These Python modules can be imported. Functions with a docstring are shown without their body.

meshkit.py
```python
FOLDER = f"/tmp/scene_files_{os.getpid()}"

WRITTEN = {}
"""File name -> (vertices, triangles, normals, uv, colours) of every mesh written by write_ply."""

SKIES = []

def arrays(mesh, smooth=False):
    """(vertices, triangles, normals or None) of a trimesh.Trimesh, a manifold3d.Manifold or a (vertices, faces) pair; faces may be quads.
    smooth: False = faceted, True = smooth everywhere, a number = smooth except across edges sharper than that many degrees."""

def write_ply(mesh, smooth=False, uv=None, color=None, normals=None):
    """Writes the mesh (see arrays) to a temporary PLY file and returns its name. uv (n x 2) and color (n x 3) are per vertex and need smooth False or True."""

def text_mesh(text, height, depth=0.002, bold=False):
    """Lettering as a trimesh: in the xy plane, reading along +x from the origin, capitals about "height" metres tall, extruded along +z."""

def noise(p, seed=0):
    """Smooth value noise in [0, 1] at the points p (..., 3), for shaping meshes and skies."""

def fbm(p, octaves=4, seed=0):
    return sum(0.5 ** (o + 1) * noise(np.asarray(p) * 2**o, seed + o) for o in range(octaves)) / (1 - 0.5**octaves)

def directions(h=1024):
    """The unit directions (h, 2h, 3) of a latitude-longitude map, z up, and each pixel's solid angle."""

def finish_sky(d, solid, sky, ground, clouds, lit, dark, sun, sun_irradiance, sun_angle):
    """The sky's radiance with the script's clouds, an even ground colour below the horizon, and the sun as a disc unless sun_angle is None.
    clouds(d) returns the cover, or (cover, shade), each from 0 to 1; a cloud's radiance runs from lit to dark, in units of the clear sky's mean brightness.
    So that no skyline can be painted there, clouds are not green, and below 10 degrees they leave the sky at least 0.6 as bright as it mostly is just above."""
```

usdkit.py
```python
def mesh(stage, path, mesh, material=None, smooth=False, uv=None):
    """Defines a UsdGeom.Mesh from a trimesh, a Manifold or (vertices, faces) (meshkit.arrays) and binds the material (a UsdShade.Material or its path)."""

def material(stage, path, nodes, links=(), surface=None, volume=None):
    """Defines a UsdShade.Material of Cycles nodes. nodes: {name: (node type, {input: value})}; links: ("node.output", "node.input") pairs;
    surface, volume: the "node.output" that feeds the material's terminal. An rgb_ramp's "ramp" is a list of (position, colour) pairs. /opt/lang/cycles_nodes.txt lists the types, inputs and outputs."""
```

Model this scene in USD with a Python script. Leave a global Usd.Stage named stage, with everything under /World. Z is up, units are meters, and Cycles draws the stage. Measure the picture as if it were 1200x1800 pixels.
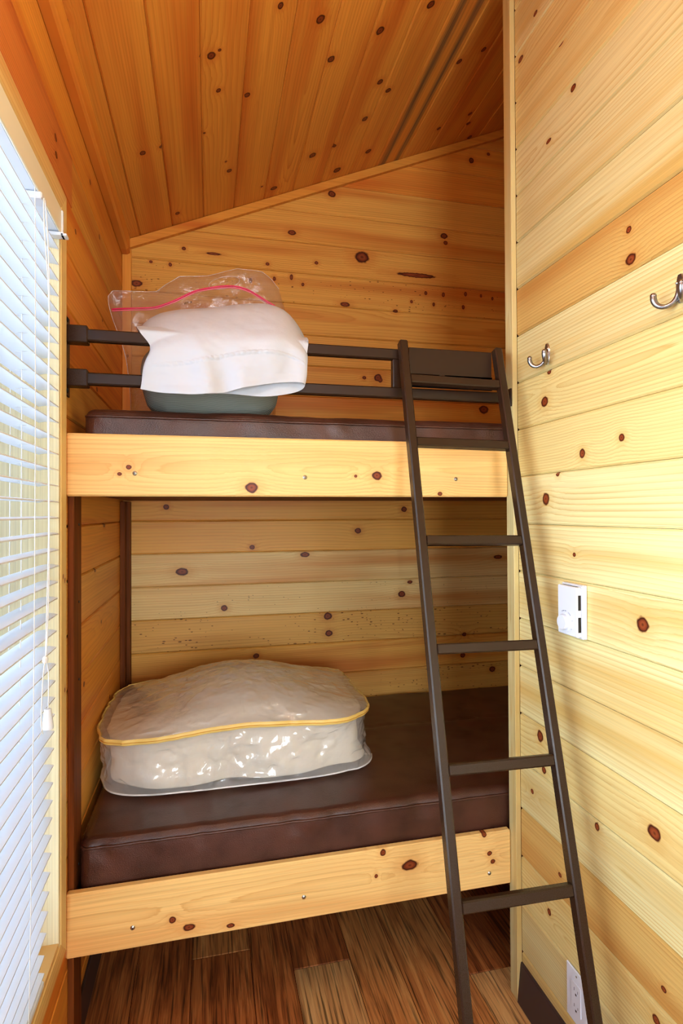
import math, numpy as np, trimesh, manifold3d as m3, usdkit, meshkit
from pxr import Usd, UsdGeom, UsdLux, UsdShade, Gf, Sdf

stage = Usd.Stage.CreateInMemory()
UsdGeom.SetStageUpAxis(stage, 'Z'); UsdGeom.SetStageMetersPerUnit(stage, 1.0)
UsdGeom.Xform.Define(stage, '/World')

# ------------------------------------------------------------------ camera
F_PX, YAW, PITCH, ROLL, PPY = 988.5749, .2321, .0110, -.0048, 890.1746
EYE = np.array([.3255, -2.3306, 1.3362])
_c, _s = math.cos(YAW), math.sin(YAW)
FWD = np.array([_s*math.cos(PITCH), _c*math.cos(PITCH), math.sin(PITCH)])
_r = np.array([_c, -_s, 0.]); _u = np.cross(_r, FWD)
RGT = _r*math.cos(ROLL)+_u*math.sin(ROLL); UPV = -_r*math.sin(ROLL)+_u*math.cos(ROLL)
cam = UsdGeom.Camera.Define(stage, '/World/camera')
M = Gf.Matrix4d(); M.SetIdentity()
for i, v in enumerate((RGT, UPV, -FWD, EYE)): M.SetRow3(i, Gf.Vec3d(*map(float, v)))
cam.AddTransformOp().Set(M)
cam.CreateHorizontalApertureAttr(36.0); cam.CreateVerticalApertureAttr(54.0)
cam.CreateFocalLengthAttr(F_PX/1200*36); cam.CreateVerticalApertureOffsetAttr((PPY-900)/1200*36)
cam.CreateClippingRangeAttr(Gf.Vec2f(.03, 200)); cam.CreateFocusDistanceAttr(1.5)
EXPOSURE = 0.08
cam.CreateExposureAttr(EXPOSURE)

def U(a, b, **k):
    """The point of a plane (x=, y= or z=) that the photograph shows at pixel (a, b): used to measure the room."""
    d = FWD+RGT*(a-600)/F_PX+UPV*(PPY-b)/F_PX
    (ax, val), = k.items(); i = 'xyz'.index(ax)
    return EYE+(val-EYE[i])/d[i]*d

# ------------------------------------------------------------------ lights: daylight through the windows, one unseen lamp added as fill
def rect_light(name, pos, normal, w, h, color, intensity):
    l = UsdLux.RectLight.Define(stage, '/World/'+name)
    n = np.array(normal, float); n /= np.linalg.norm(n)
    up = np.array([0, 0, 1.]) if abs(n[2]) < .9 else np.array([0, 1., 0])
    r = np.cross(up, n); r /= np.linalg.norm(r); u = np.cross(n, r)
    m = Gf.Matrix4d(); m.SetIdentity()
    for i, v in enumerate((r, u, n, pos)): m.SetRow3(i, Gf.Vec3d(*map(float, v)))   # rect lights shine along their -z
    l.AddTransformOp().Set(m)
    l.CreateWidthAttr(w); l.CreateHeightAttr(h); l.CreateIntensityAttr(intensity); l.CreateColorAttr(Gf.Vec3f(*color))
    return l
rect_light('daylight_side', (-.50, -2.15, 1.5), (-1, 0, -.08), .42, 2.0, (.86, .93, 1.0), 9.5)
rect_light('fill_rear', (.58, -4.55, 1.35), (0, -1, 0), .95, 1.9, (.92, .96, 1.0), 9.0)  # frontal fill for the lower bunk, through an unseen rear window
dome = UsdLux.DomeLight.Define(stage, '/World/sky')
dome.CreateIntensityAttr(2.3); dome.CreateColorAttr(Gf.Vec3f(.80, .90, 1.0))
FILL_LAMP_POWER = 33.0

# ------------------------------------------------------------------ helpers
def lin(*c):
    c = np.array(c, float)/255
    return tuple(np.where(c <= .04045, c/12.92, ((c+.055)/1.055)**2.4))
_names = {}
def path_for(parent, name):
    base = str(parent.GetPath()) if parent is not None else '/World'
    k = _names.get((base, name), -1)+1; _names[(base, name)] = k
    return f'{base}/{name}' if k == 0 else f'{base}/{name}_{k:03d}'
def thing(name, label=None, cat=None, group=None, kind=None, loc=None):
    x = UsdGeom.Xform.Define(stage, path_for(None, name)); p = x.GetPrim()
    if loc is not None: x.AddTranslateOp().Set(Gf.Vec3d(*loc))
    return tag(p, label, cat, group, kind)
def tag(p, label=None, cat=None, group=None, kind=None):
    for k, v in (('label', label), ('category', cat), ('group', group), ('kind', kind)):
        if v: p.SetCustomDataByKey(k, v)
    return p
def obj(name, mesh, mat, parent=None, smooth=False, label=None, kind=None):
    p = usdkit.mesh(stage, path_for(parent, name), mesh, mat, smooth).GetPrim()
    return tag(p, label, None, None, kind)
def hullpts(p): return m3.Manifold.hull_points(np.asarray(p, np.float64))
def box(x0, x1, y0, y1, z0, z1, b=.0015):
    """Box with chamfered edges."""
    b = min(b, (x1-x0)/3, (y1-y0)/3, (z1-z0)/3); P = []
    for sx in (0, 1):
        for sy in (0, 1):
            for sz in (0, 1):
                c = [(x0, x1)[sx], (y0, y1)[sy], (z0, z1)[sz]]; o = [b*(1-2*s) for s in (sx, sy, sz)]
                for k in range(3):
                    q = [c[i]+(0 if i == k else o[i]) for i in range(3)]; P.append(q)
    return hullpts(P)
def rbox(x0, x1, y0, y1, z0, z1, r, n=16):
    s = m3.Manifold.sphere(r, n)
    return m3.Manifold.batch_hull([s.translate((x, y, z)) for x in (x0+r, x1-r) for y in (y0+r, y1-r) for z in (z0+r, z1-r)])
def arr(m):
    if hasattr(m, 'to_mesh'):
        q = m.to_mesh(); return np.array(q.vert_properties[:, :3], float), np.array(q.tri_verts, int)
    if isinstance(m, (tuple, list)): return np.asarray(m[0], float), np.asarray(m[1], int)
    return np.asarray(m.vertices, float), np.asarray(m.faces, int)
def join(*ms):
    V, F, n = [], [], 0
    for m in ms:
        v, f = arr(m)
        if f.shape[1] == 4: f = np.vstack([f[:, [0, 1, 2]], f[:, [0, 2, 3]]])
        V.append(v); F.append(f+n); n += len(v)
    return np.vstack(V), np.vstack(F)
def tube(pts, r, sides=8, cap=True):
    p = np.asarray(pts, float); t = np.gradient(p, axis=0); t /= np.linalg.norm(t, axis=1, keepdims=True)+1e-12
    ref = np.array([0, 0, 1.]) if np.abs(t[:, 2]).mean() < .7 else np.array([1., 0, 0])
    a = np.cross(t, ref); a /= np.linalg.norm(a, axis=1, keepdims=True)+1e-12; b = np.cross(t, a)
    ang = np.arange(sides)*2*np.pi/sides; r = np.broadcast_to(r, (len(p),))
    v = p[:, None]+r[:, None, None]*(np.cos(ang)[None, :, None]*a[:, None]+np.sin(ang)[None, :, None]*b[:, None])
    i, j = np.meshgrid(np.arange(len(p)-1), np.arange(sides), indexing='ij')
    q = np.stack([i*sides+j, (i+1)*sides+j, (i+1)*sides+(j+1) % sides, i*sides+(j+1) % sides], -1).reshape(-1, 4)
    V = v.reshape(-1, 3); Fc = np.vstack([q[:, [0, 1, 2]], q[:, [0, 2, 3]]])
    if cap:
        n = len(V); V = np.vstack([V, p[0], p[-1]]); k = np.arange(sides); e = (len(p)-1)*sides
        Fc = np.vstack([Fc, np.stack([np.full(sides, n), k, (k+1) % sides], 1), np.stack([np.full(sides, n+1), e+(k+1) % sides, e+k], 1)])
    return V, Fc
def curve(pts, n=40):
    from scipy.interpolate import CubicSpline
    p = np.asarray(pts, float); s = np.r_[0, np.cumsum(np.linalg.norm(np.diff(p, axis=0), axis=1))]
    return CubicSpline(s, p)(np.linspace(0, s[-1], n))
def grid_faces(n, m, closed=False):
    i, j = np.meshgrid(np.arange(n-1), np.arange(m if closed else m-1), indexing='ij')
    q = np.stack([i*m+j, i*m+(j+1) % m, (i+1)*m+(j+1) % m, (i+1)*m+j], -1).reshape(-1, 4)
    return np.vstack([q[:, [0, 1, 2]], q[:, [0, 2, 3]]])
def sheet(G, thick):
    """Grid of points G (n, m, 3) as a closed cloth of that thickness, laid behind the grid along its normals."""
    n, m = G.shape[:2]; du, dv = np.gradient(G, axis=1), np.gradient(G, axis=0)
    N = np.cross(du, dv); N /= np.linalg.norm(N, axis=-1, keepdims=True)+1e-12
    A, B = G.reshape(-1, 3), (G-N*thick).reshape(-1, 3); f = grid_faces(n, m); k = n*m
    rim = np.r_[np.arange(m), np.arange(1, n)*m+m-1, (n-1)*m+np.arange(m-2, -1, -1), np.arange(n-2, 0, -1)*m]
    nx = np.roll(rim, -1)
    s = np.vstack([np.stack([rim, rim+k, nx+k], 1), np.stack([rim, nx+k, nx], 1)])
    return np.vstack([A, B]), np.vstack([f, f[:, ::-1]+k, s])
def prism(poly, axis, a0, a1):
    """Extrudes a convex polygon [(p, q)] along an axis: x: (y, z), y: (x, z), z: (x, y)."""
    P = []
    for a in (a0, a1):
        for p, q in poly: P.append({'x': (a, p, q), 'y': (p, a, q), 'z': (p, q, a)}[axis])
    return hullpts(P)
_rng = np.random.default_rng(11)

# ------------------------------------------------------------------ materials
def mat(name, nodes, links=(), surface='p.BSDF', volume=None):
    return usdkit.material(stage, '/World/Looks/'+name, nodes, links, surface=surface, volume=volume)
UsdGeom.Scope.Define(stage, '/World/Looks')
def plain(name, col, rough=.5, metal=0., spec=.5, **kw):
    return mat(name, {'p': ('principled_bsdf', dict(base_color=lin(*col), roughness=rough, metallic=metal, specular_ior_level=spec, **kw))})

def wood(name, along, across, seed, tone, knots=(), fleck=0., streaks=(), center=0., ring=1., rough=.42, cath=None, spec=.25):
    """Varnished softwood: growth rings of a sawn log in the board's own plane, bent around its knots. knots: (along, across, radius, stretch).
    streaks: (along, across, half width, half length, darkness, grey) stains. center: the board's middle across."""
    rg = np.random.default_rng(seed); light, dark, heart = (lin(*t) for t in tone)
    N, L = {}, []; bright = 1+.07*math.sin(seed*12.9898)
    def n(key, kind, **kw): N[key] = (kind, kw); return key
    def l(a, b): L.append((a, b))
    n('geo', 'geometry'); n('sep', 'separate_xyz'); l('geo.position', 'sep.vector')
    n('ab', 'combine_xyz', z=float(seed % 97)*.37); l(f'sep.{along}', 'ab.x'); l(f'sep.{across}', 'ab.y')
    # wobble noise
    n('m1', 'mapping', scale=(1.3, 6.5, 1.)); l('ab.vector', 'm1.vector')
    n('n1', 'noise_texture', scale=1., detail=2.5, roughness=.45); l('m1.vector', 'n1.vector')
    last = None
    for i, (ka, kb, r, e) in enumerate(knots):
        n(f'ks{i}', 'vector_math', math_type='subtract', vector2=(ka, kb, float(seed % 97)*.37)); l('ab.vector', f'ks{i}.vector1')
        n(f'km{i}', 'vector_math', math_type='multiply', vector2=(1/(r*e), 1/r, 0)); l(f'ks{i}.vector', f'km{i}.vector1')
        n(f'kl{i}', 'vector_math', math_type='length'); l(f'km{i}.vector', f'kl{i}.vector1')
        if last is None: last = f'kl{i}.value'
        else:
            n(f'kn{i}', 'math', math_type='minimum'); l(last, f'kn{i}.value1'); l(f'kl{i}.value', f'kn{i}.value2'); last = f'kn{i}.value'
    if last:   # wobble the knots' rims
        n('kw', 'noise_texture', scale=75., detail=1.); l('ab.vector', 'kw.vector')
        n('kw2', 'math', math_type='multiply_add', value2=.5, value3=.85); l('kw.fac', 'kw2.value1')
        n('K', 'math', math_type='multiply'); l(last, 'K.value1'); l('kw2.value', 'K.value2')
    # rings: R = sqrt((b-bc)^2 + (h0 + tilt*a + wob)^2)
    if cath is None: cath = rg.random() < .5
    bc = center+rg.uniform(-.02, .02) if cath else center+rg.choice([-1, 1])*rg.uniform(.06, .14)
    h0, tilt = rg.uniform(.004, .02), rg.choice([-1, 1])*rg.uniform(.012, .05)
    mid = {'x': .7, 'y': -.9, 'z': 1.}[along]+rg.uniform(-.6, .6)
    n('hb', 'math', math_type='multiply_add', value2=tilt, value3=h0-tilt*mid); l(f'sep.{along}', 'hb.value1')
    n('hw', 'math', math_type='multiply_add', value2=.05, value3=-.025); l('n1.fac', 'hw.value1')
    n('h', 'math', math_type='add'); l('hb.value', 'h.value1'); l('hw.value', 'h.value2')
    n('bb', 'math', math_type='subtract', value2=bc); l(f'sep.{across}', 'bb.value1')
    n('hv', 'combine_xyz', z=0.); l('bb.value', 'hv.x'); l('h.value', 'hv.y')
    n('R', 'vector_math', math_type='length'); l('hv.vector', 'R.vector1'); r_out = 'R.value'
    if last:
        n('we', 'math', math_type='multiply_add', value2=-.33, value3=0.); l('K.value', 'we.value1')
        n('we2', 'math', math_type='exponent'); l('we.value', 'we2.value1')
        n('R2', 'math', math_type='multiply_add', value2=.022); l('we2.value', 'R2.value1'); l(r_out, 'R2.value3'); r_out = 'R2.value'
    n('rf', 'math', math_type='multiply', value2=rg.uniform(65, 150)); l(r_out, 'rf.value1')
    n('m3', 'mapping', scale=(3., 260., 1.)); l('ab.vector', 'm3.vector')
    n('fib', 'noise_texture', scale=1., detail=2., roughness=.6); l('m3.vector', 'fib.vector')
    n('rj', 'math', math_type='multiply_add', value2=.35); l('fib.fac', 'rj.value1'); l('rf.value', 'rj.value3')
    n('fr', 'math', math_type='fraction'); l('rj.value', 'fr.value1')
    n('rp', 'rgb_ramp', ramp=[(0, (.05,)*3), (.45, (.12,)*3), (.8, (.55,)*3), (.9, (1.,)*3), (1., (.05,)*3)]); l('fr.value', 'rp.fac')
    # ring contrast varies
    n('m4', 'mapping', scale=(.9, 14., 1.), location=(3., 1., 0)); l('ab.vector', 'm4.vector')
    n('n4', 'noise_texture', scale=1., detail=2.); l('m4.vector', 'n4.vector')
    n('rs', 'map_range', from_min=.3, from_max=.72, to_min=.25*ring, to_max=1.0*ring, clamp=True); l('n4.fac', 'rs.value')
    n('rr', 'math', math_type='multiply'); l('rp.color', 'rr.value1'); l('rs.result', 'rr.value2')
    n('c1', 'mix', color1=light, color2=dark); l('rr.value', 'c1.fac')
    # heartwood bands
    n('m5', 'mapping', scale=(.6, 11., 1.), location=(7., 2., 0)); l('ab.vector', 'm5.vector')
    n('n5', 'noise_texture', scale=1., detail=3., roughness=.5); l('m5.vector', 'n5.vector')
    n('hf', 'map_range', from_min=.47, from_max=.72, to_min=0., to_max=.95, clamp=True); l('n5.fac', 'hf.value')
    n('c2', 'mix', color2=heart); l('hf.result', 'c2.fac'); l('c1.color', 'c2.color1')
    n('ff', 'map_range', from_min=.3, from_max=.7, to_min=.90*bright, to_max=1.06*bright); l('fib.fac', 'ff.value')
    n('c3', 'vector_math', math_type='scale'); l('c2.color', 'c3.vector1'); l('ff.result', 'c3.scale'); col = 'c3.vector'
    for i, (ka, kb, hw, hl, d, grey) in enumerate(streaks):
        n(f'ss{i}', 'vector_math', math_type='subtract', vector2=(ka, kb, float(seed % 97)*.37)); l('ab.vector', f'ss{i}.vector1')
        n(f'sm{i}', 'vector_math', math_type='multiply', vector2=(1/hl, 1/hw, 0)); l(f'ss{i}.vector', f'sm{i}.vector1')
        n(f'sl{i}', 'vector_math', math_type='length'); l(f'sm{i}.vector', f'sl{i}.vector1')
        n(f'sj{i}', 'math', math_type='multiply_add', value2=1.5); l('fib.fac', f'sj{i}.value1'); l(f'sl{i}.value', f'sj{i}.value3')
        n(f'sr{i}', 'map_range', from_min=.75, from_max=1.9, to_min=d, to_max=0., clamp=True); l(f'sj{i}.value', f'sr{i}.value')
        n(f'sc{i}', 'mix', color2=lin(92, 76, 58) if grey else lin(112, 34, 16)); l(f'sr{i}.result', f'sc{i}.fac'); l(col, f'sc{i}.color1'); col = f'sc{i}.color'
    if fleck:
        n('m6', 'mapping', scale=(48., 120., 1.)); l('ab.vector', 'm6.vector')
        n('vo', 'voronoi_texture', scale=1., randomness=1.); l('m6.vector', 'vo.vector')
        n('m7', 'mapping', scale=(6., 26., 1.), location=(1., 5., 0)); l('ab.vector', 'm7.vector')
        n('n7', 'noise_texture', scale=1., detail=2.); l('m7.vector', 'n7.vector')
        n('vt', 'map_range', from_min=.4, from_max=.68, to_min=.06, to_max=.06+.3*fleck, clamp=True); l('n7.fac', 'vt.value')
        n('vd', 'math', math_type='less_than'); l('vo.distance', 'vd.value1'); l('vt.result', 'vd.value2')
        n('ve', 'separate_color'); l('vo.color', 've.color')
        n('vg', 'math', math_type='less_than', value2=.5); l('ve.r', 'vg.value1')
        n('vf', 'math', math_type='multiply'); l('vd.value', 'vf.value1'); l('vg.value', 'vf.value2')
        n('vh', 'math', math_type='multiply', value2=.8); l('vf.value', 'vh.value1')
        n('c6', 'mix', color2=lin(92, 48, 18)); l('vh.value', 'c6.fac'); l(col, 'c6.color1'); col = 'c6.color'
    if last:
        n('ha', 'map_range', from_min=.9, from_max=3.0, to_min=.42, to_max=0., clamp=True); l('K.value', 'ha.value')
        n('c7', 'mix', color2=heart); l('ha.result', 'c7.fac'); l(col, 'c7.color1')
        n('kc', 'rgb_ramp', ramp=[(0, lin(84, 34, 14)), (.3, lin(146, 70, 34)), (.55, lin(120, 50, 22)), (.72, lin(54, 22, 10)), (.85, lin(110, 50, 18)), (1., lin(176, 104, 46))])
        n('kx', 'math', math_type='multiply', value2=.85); l('K.value', 'kx.value1'); l('kx.value', 'kc.fac')
        n('ki', 'map_range', from_min=.92, from_max=1.18, to_min=1., to_max=0., clamp=True); l('K.value', 'ki.value')
        n('c8', 'mix'); l('ki.result', 'c8.fac'); l('c7.color', 'c8.color1'); l('kc.color', 'c8.color2'); col = 'c8.color'
    n('bu', 'bump', strength=.12, distance=.0006); l('rr.value', 'bu.height')
    n('p', 'principled_bsdf', roughness=rough, specular_ior_level=spec); l(col, 'p.base_color'); l('bu.normal', 'p.normal')
    return mat(name, N, L)

PINE = ((236, 204, 136), (204, 146, 72), (208, 140, 70))
PALE = ((226, 214, 158), (202, 168, 98), (206, 170, 96))  # right wall tones PALE, STRAW, OAT: cool daylight mixed into the wood colour
STRAW = ((226, 206, 140), (198, 156, 82), (204, 156, 78))
OAT = ((216, 178, 104), (182, 130, 62), (190, 132, 62))
TAN = ((224, 172, 88), (186, 120, 50), (192, 118, 48))
AMBER = ((238, 162, 66), (210, 118, 42), (206, 102, 34))  # deepened to carry the orange glow of ceiling and left wall
HONEY = ((234, 174, 82), (200, 122, 44), (198, 106, 36))
RED = ((222, 134, 66), (170, 74, 30), (178, 74, 32))
# ------------------------------------------------------------------ plain materials
M_BLACK = mat('bronze_powder_coat', {'g': ('geometry', {}), 'n': ('noise_texture', dict(scale=900., detail=1.)), 'r': ('map_range', dict(from_min=.3, from_max=.7, to_min=.24, to_max=.36)),
    'b': ('bump', dict(strength=.10, distance=.0004)), 'p': ('principled_bsdf', dict(base_color=lin(46, 29, 19), specular_ior_level=.35))},
    [('g.position', 'n.vector'), ('n.fac', 'r.value'), ('r.result', 'p.roughness'), ('n.fac', 'b.height'), ('b.normal', 'p.normal')])
M_STEEL = plain('brushed_nickel', (150, 150, 152), .28, 1.)
M_SCREW = plain('zinc_screw', (190, 190, 185), .3, 1.)
M_DARKHOLE = plain('dark_slot', (14, 14, 16), .6)
M_WHITE = plain('white_plastic', (218, 224, 236), .35)
M_GREYINK = plain('grey_ink', (120, 130, 160), .6)
M_CORD = plain('white_cord', (226, 228, 230), .7)
M_SLAT = plain('white_slat', (220, 230, 246), .4)
M_HEADRAIL = plain('warm_lit_headrail', (236, 230, 208), .4)  # white rail front tinted cream, warm room light put into its colour
M_VINYLFRAME = plain('white_vinyl', (230, 234, 240), .4)
M_BASE = mat('brown_vinyl_baseboard', {'p': ('principled_bsdf', dict(base_color=lin(62, 46, 46), roughness=.45))})
M_STAIN = mat('stained_upright', {'g': ('geometry', {}), 'm': ('mapping', dict(scale=(120., 120., 3.))), 'n': ('noise_texture', dict(scale=1., detail=3.)),
    'r': ('rgb_ramp', dict(ramp=[(.3, lin(86, 42, 14)), (.7, lin(126, 66, 24))])), 'p': ('principled_bsdf', dict(roughness=.6, specular_ior_level=.12))},
    [('g.position', 'm.vector'), ('m.vector', 'n.vector'), ('n.fac', 'r.fac'), ('r.color', 'p.base_color')])
M_LEATHER = mat('brown_leatherette', {'g': ('geometry', {}), 'v': ('voronoi_texture', dict(scale=520.)), 'n': ('noise_texture', dict(scale=9., detail=4.)), 'n2': ('noise_texture', dict(scale=260., detail=2.)),
    'a': ('math', dict(math_type='multiply_add', value2=.7)), 'b': ('bump', dict(strength=.35, distance=.0012)), 'r': ('rgb_ramp', dict(ramp=[(.3, lin(60, 33, 24)), (.7, lin(84, 47, 34))])),
    'rr': ('map_range', dict(from_min=.3, from_max=.7, to_min=.3, to_max=.42)), 'p': ('principled_bsdf', dict(specular_ior_level=.5))},
    [('g.position', 'v.vector'), ('g.position', 'n.vector'), ('g.position', 'n2.vector'), ('v.distance', 'a.value1'), ('n2.fac', 'a.value3'), ('a.value', 'b.height'), ('n.fac', 'r.fac'), ('r.color', 'p.base_color'),
     ('n.fac', 'rr.value'), ('rr.result', 'p.roughness'), ('b.normal', 'p.normal')])
M_GLASS = mat('window_glass', {'t': ('transparent_bsdf', dict(color=(.97, .98, .98))), 'g': ('glossy_bsdf', dict(roughness=.02)), 'f': ('fresnel', dict(IOR=1.5)), 'm': ('mix_closure', {})},
    [('f.fac', 'm.fac'), ('t.BSDF', 'm.closure1'), ('g.BSDF', 'm.closure2')], surface='m.closure')
def film(name, milk, tint, rough, gloss=.5, bscale=30., bstr=.4):
    return mat(name, {'g': ('geometry', {}), 'n': ('noise_texture', dict(scale=bscale, detail=4., roughness=.55, distortion=1.2)), 'b': ('bump', dict(strength=bstr, distance=.01)),
        't': ('transparent_bsdf', dict(color=(.95, .95, .95))), 'd': ('diffuse_bsdf', dict(color=lin(*tint))), 'tl': ('translucent_bsdf', dict(color=lin(*tint))), 'dm': ('mix_closure', dict(fac=.45)),
        'm': ('mix_closure', dict(fac=milk)), 'gl': ('glossy_bsdf', dict(roughness=rough, color=(1, 1, 1))), 'f': ('layer_weight', dict(blend=.5)), 'fp': ('math', dict(math_type='power', value2=4.)), 'fs': ('math', dict(math_type='multiply_add', value2=.8*gloss, value3=.05*gloss, use_clamp=True)), 'o': ('mix_closure', {})},
        [('g.position', 'n.vector'), ('n.fac', 'b.height'), ('b.normal', 'gl.normal'), ('d.BSDF', 'dm.closure1'), ('tl.BSDF', 'dm.closure2'), ('t.BSDF', 'm.closure1'), ('dm.closure', 'm.closure2'),
         ('b.normal', 'f.normal'), ('f.facing', 'fp.value1'), ('fp.value', 'fs.value1'), ('fs.value', 'o.fac'), ('m.closure', 'o.closure1'), ('gl.BSDF', 'o.closure2')], surface='o.closure')

# ------------------------------------------------------------------ the room: boards
P = .13                     # exposure of a tongue and groove board
WX = 1.158                  # face of the right wall
YF = -.9323                 # its end, where the bunk alcove starts
AX = 1.98                   # the alcove's far end
YB = -4.2                   # rear wall
CZ, CS = 2.398, .4205       # sloped ceiling: z = CZ + CS * x
zceil = lambda x: CZ+CS*x
T = .018
def kn(px, plane):
    """Knots measured in the photograph: (u, v, radius px, stretch[, radius m]) to (along, across, radius, stretch)."""
    out = []
    for k in px:
        u, v, r = k[:3]; e = k[3] if len(k) > 3 else 1.15
        p = Uceil(u, v) if plane == 'c' else U(u, v, **plane)
        d = (p-EYE) @ FWD; rm = r*d/F_PX*1.05
        out.append((p, rm, e))
    return out
def Uceil(u, v):
    d = FWD+RGT*(u-600)/F_PX+UPV*(PPY-v)/F_PX; t = (CZ+CS*EYE[0]-EYE[2])/(d[2]-CS*d[0]); return EYE+t*d
def pick(ks, ia, ib, b0, b1, a0=-9, a1=9): return [(p[ia], p[ib], r, e) for p, r, e in ks if b0-r*.3 <= p[ib] < b1+r*.3 and a0 < p[ia] < a1]
CH = .0045
def board_y(y0, y1, z0, z1, x, s):     # on a wall x = const, face towards s
    return prism([(x, z0+CH), (x, z1-CH), (x-s*CH, z1-.0004), (x-s*T, z1-.0004), (x-s*T, z0+.0004), (x-s*CH, z0+.0004)], 'y', y0, y1)
def board_x(x0, x1, z0, z1):           # on the back wall, face y = 0 towards -y
    return prism([(0, z0+CH), (0, z1-CH), (CH, z1-.0004), (T, z1-.0004), (T, z0+.0004), (CH, z0+.0004)], 'x', x0, x1)

# back wall
wb = thing('wall_back', kind='structure')
obj('backing', box(-.2, AX+.2, T, T+.06, -.05, 3.5), M_STAIN, wb)
KB = kn([(292,891,4.5),(629,933,5),(443,962,4),(320,1005,6.5,1.7),(536,975,4.5,1.8),(710,895,4.5),(394,1069,5),(706,1044,5.5),(720,1023,3,1.5),(576,1083,6,1.2),(578,1113,5.5),(450,1153,4.5),(816,1115,3.5),(813,1152,4),(865,1176,5),(875,979,3.5,2.4),
    (583,341,6),(513,409,4.5,1.6),(636,452,10,1.3),(780,415,5,1.3),(783,427,3.5),(732,484,4,9.),(606,535,4,2.2),(695,547,3,1.5),(828,282,5,.9),(858,271,2.6),(323,437,3),(375,446,2.5,5.),(470,464,3,1.2),(240,498,6,1.6),(556,462,3),(265,460,2.5),(299,465,3.5,.8),
    (440,493,4.5,.7),(482,490,4,.7),(512,487,5,.6),(532,500,3.,.9),(748,515,3.5,.8),(779,518,4,.7),(818,517,4,.7),(814,540,4,.7),(762,535,3.5,.7),(723,530,3.,.8),(845,520,3,.7),(865,525,3,.7),(664,664,6.5,1.1),(640,664,3),(660,683,3),(700,800,5),(850,720,7,1.3),(668,668,4)], dict(y=0))
tones_b = {0: TAN, 1: TAN, 2: TAN, 3: TAN, 4: TAN, 5: HONEY, 6: TAN, 7: PINE, 8: PINE, 9: HONEY, 10: HONEY, 11: HONEY, 12: HONEY, 13: HONEY, 14: HONEY, 15: HONEY, 16: HONEY, 17: HONEY, 18: HONEY, 19: HONEY, 20: HONEY, 21: AMBER, 22: AMBER}  # upper boards more orange, the warmer light up there put into their tone
for j in range(25):
    z0, z1 = .006+P*j, .006+P*(j+1)
    m = board_x(.0, AX, z0, z1)
    if zceil(0)-z1 < .02: m = m.trim_by_plane((CS, 0, -1), -(CZ-.002)/1.) if False else m.trim_by_plane(np.array([CS, 0, -1.])/math.hypot(CS, 1), -(CZ-.004)/math.hypot(CS, 1))
    if m.is_empty(): continue
    fl = {6: .9, 4: .9, 7: .35, 17: .7}.get(j, 0.)
    obj('board', m, wood(f'back_board_{j}', 'x', 'z', 100+j, tones_b.get(j, HONEY), pick(KB, 0, 2, z0, z1), fleck=fl, center=(z0+z1)/2, ring=.75), wb)

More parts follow.
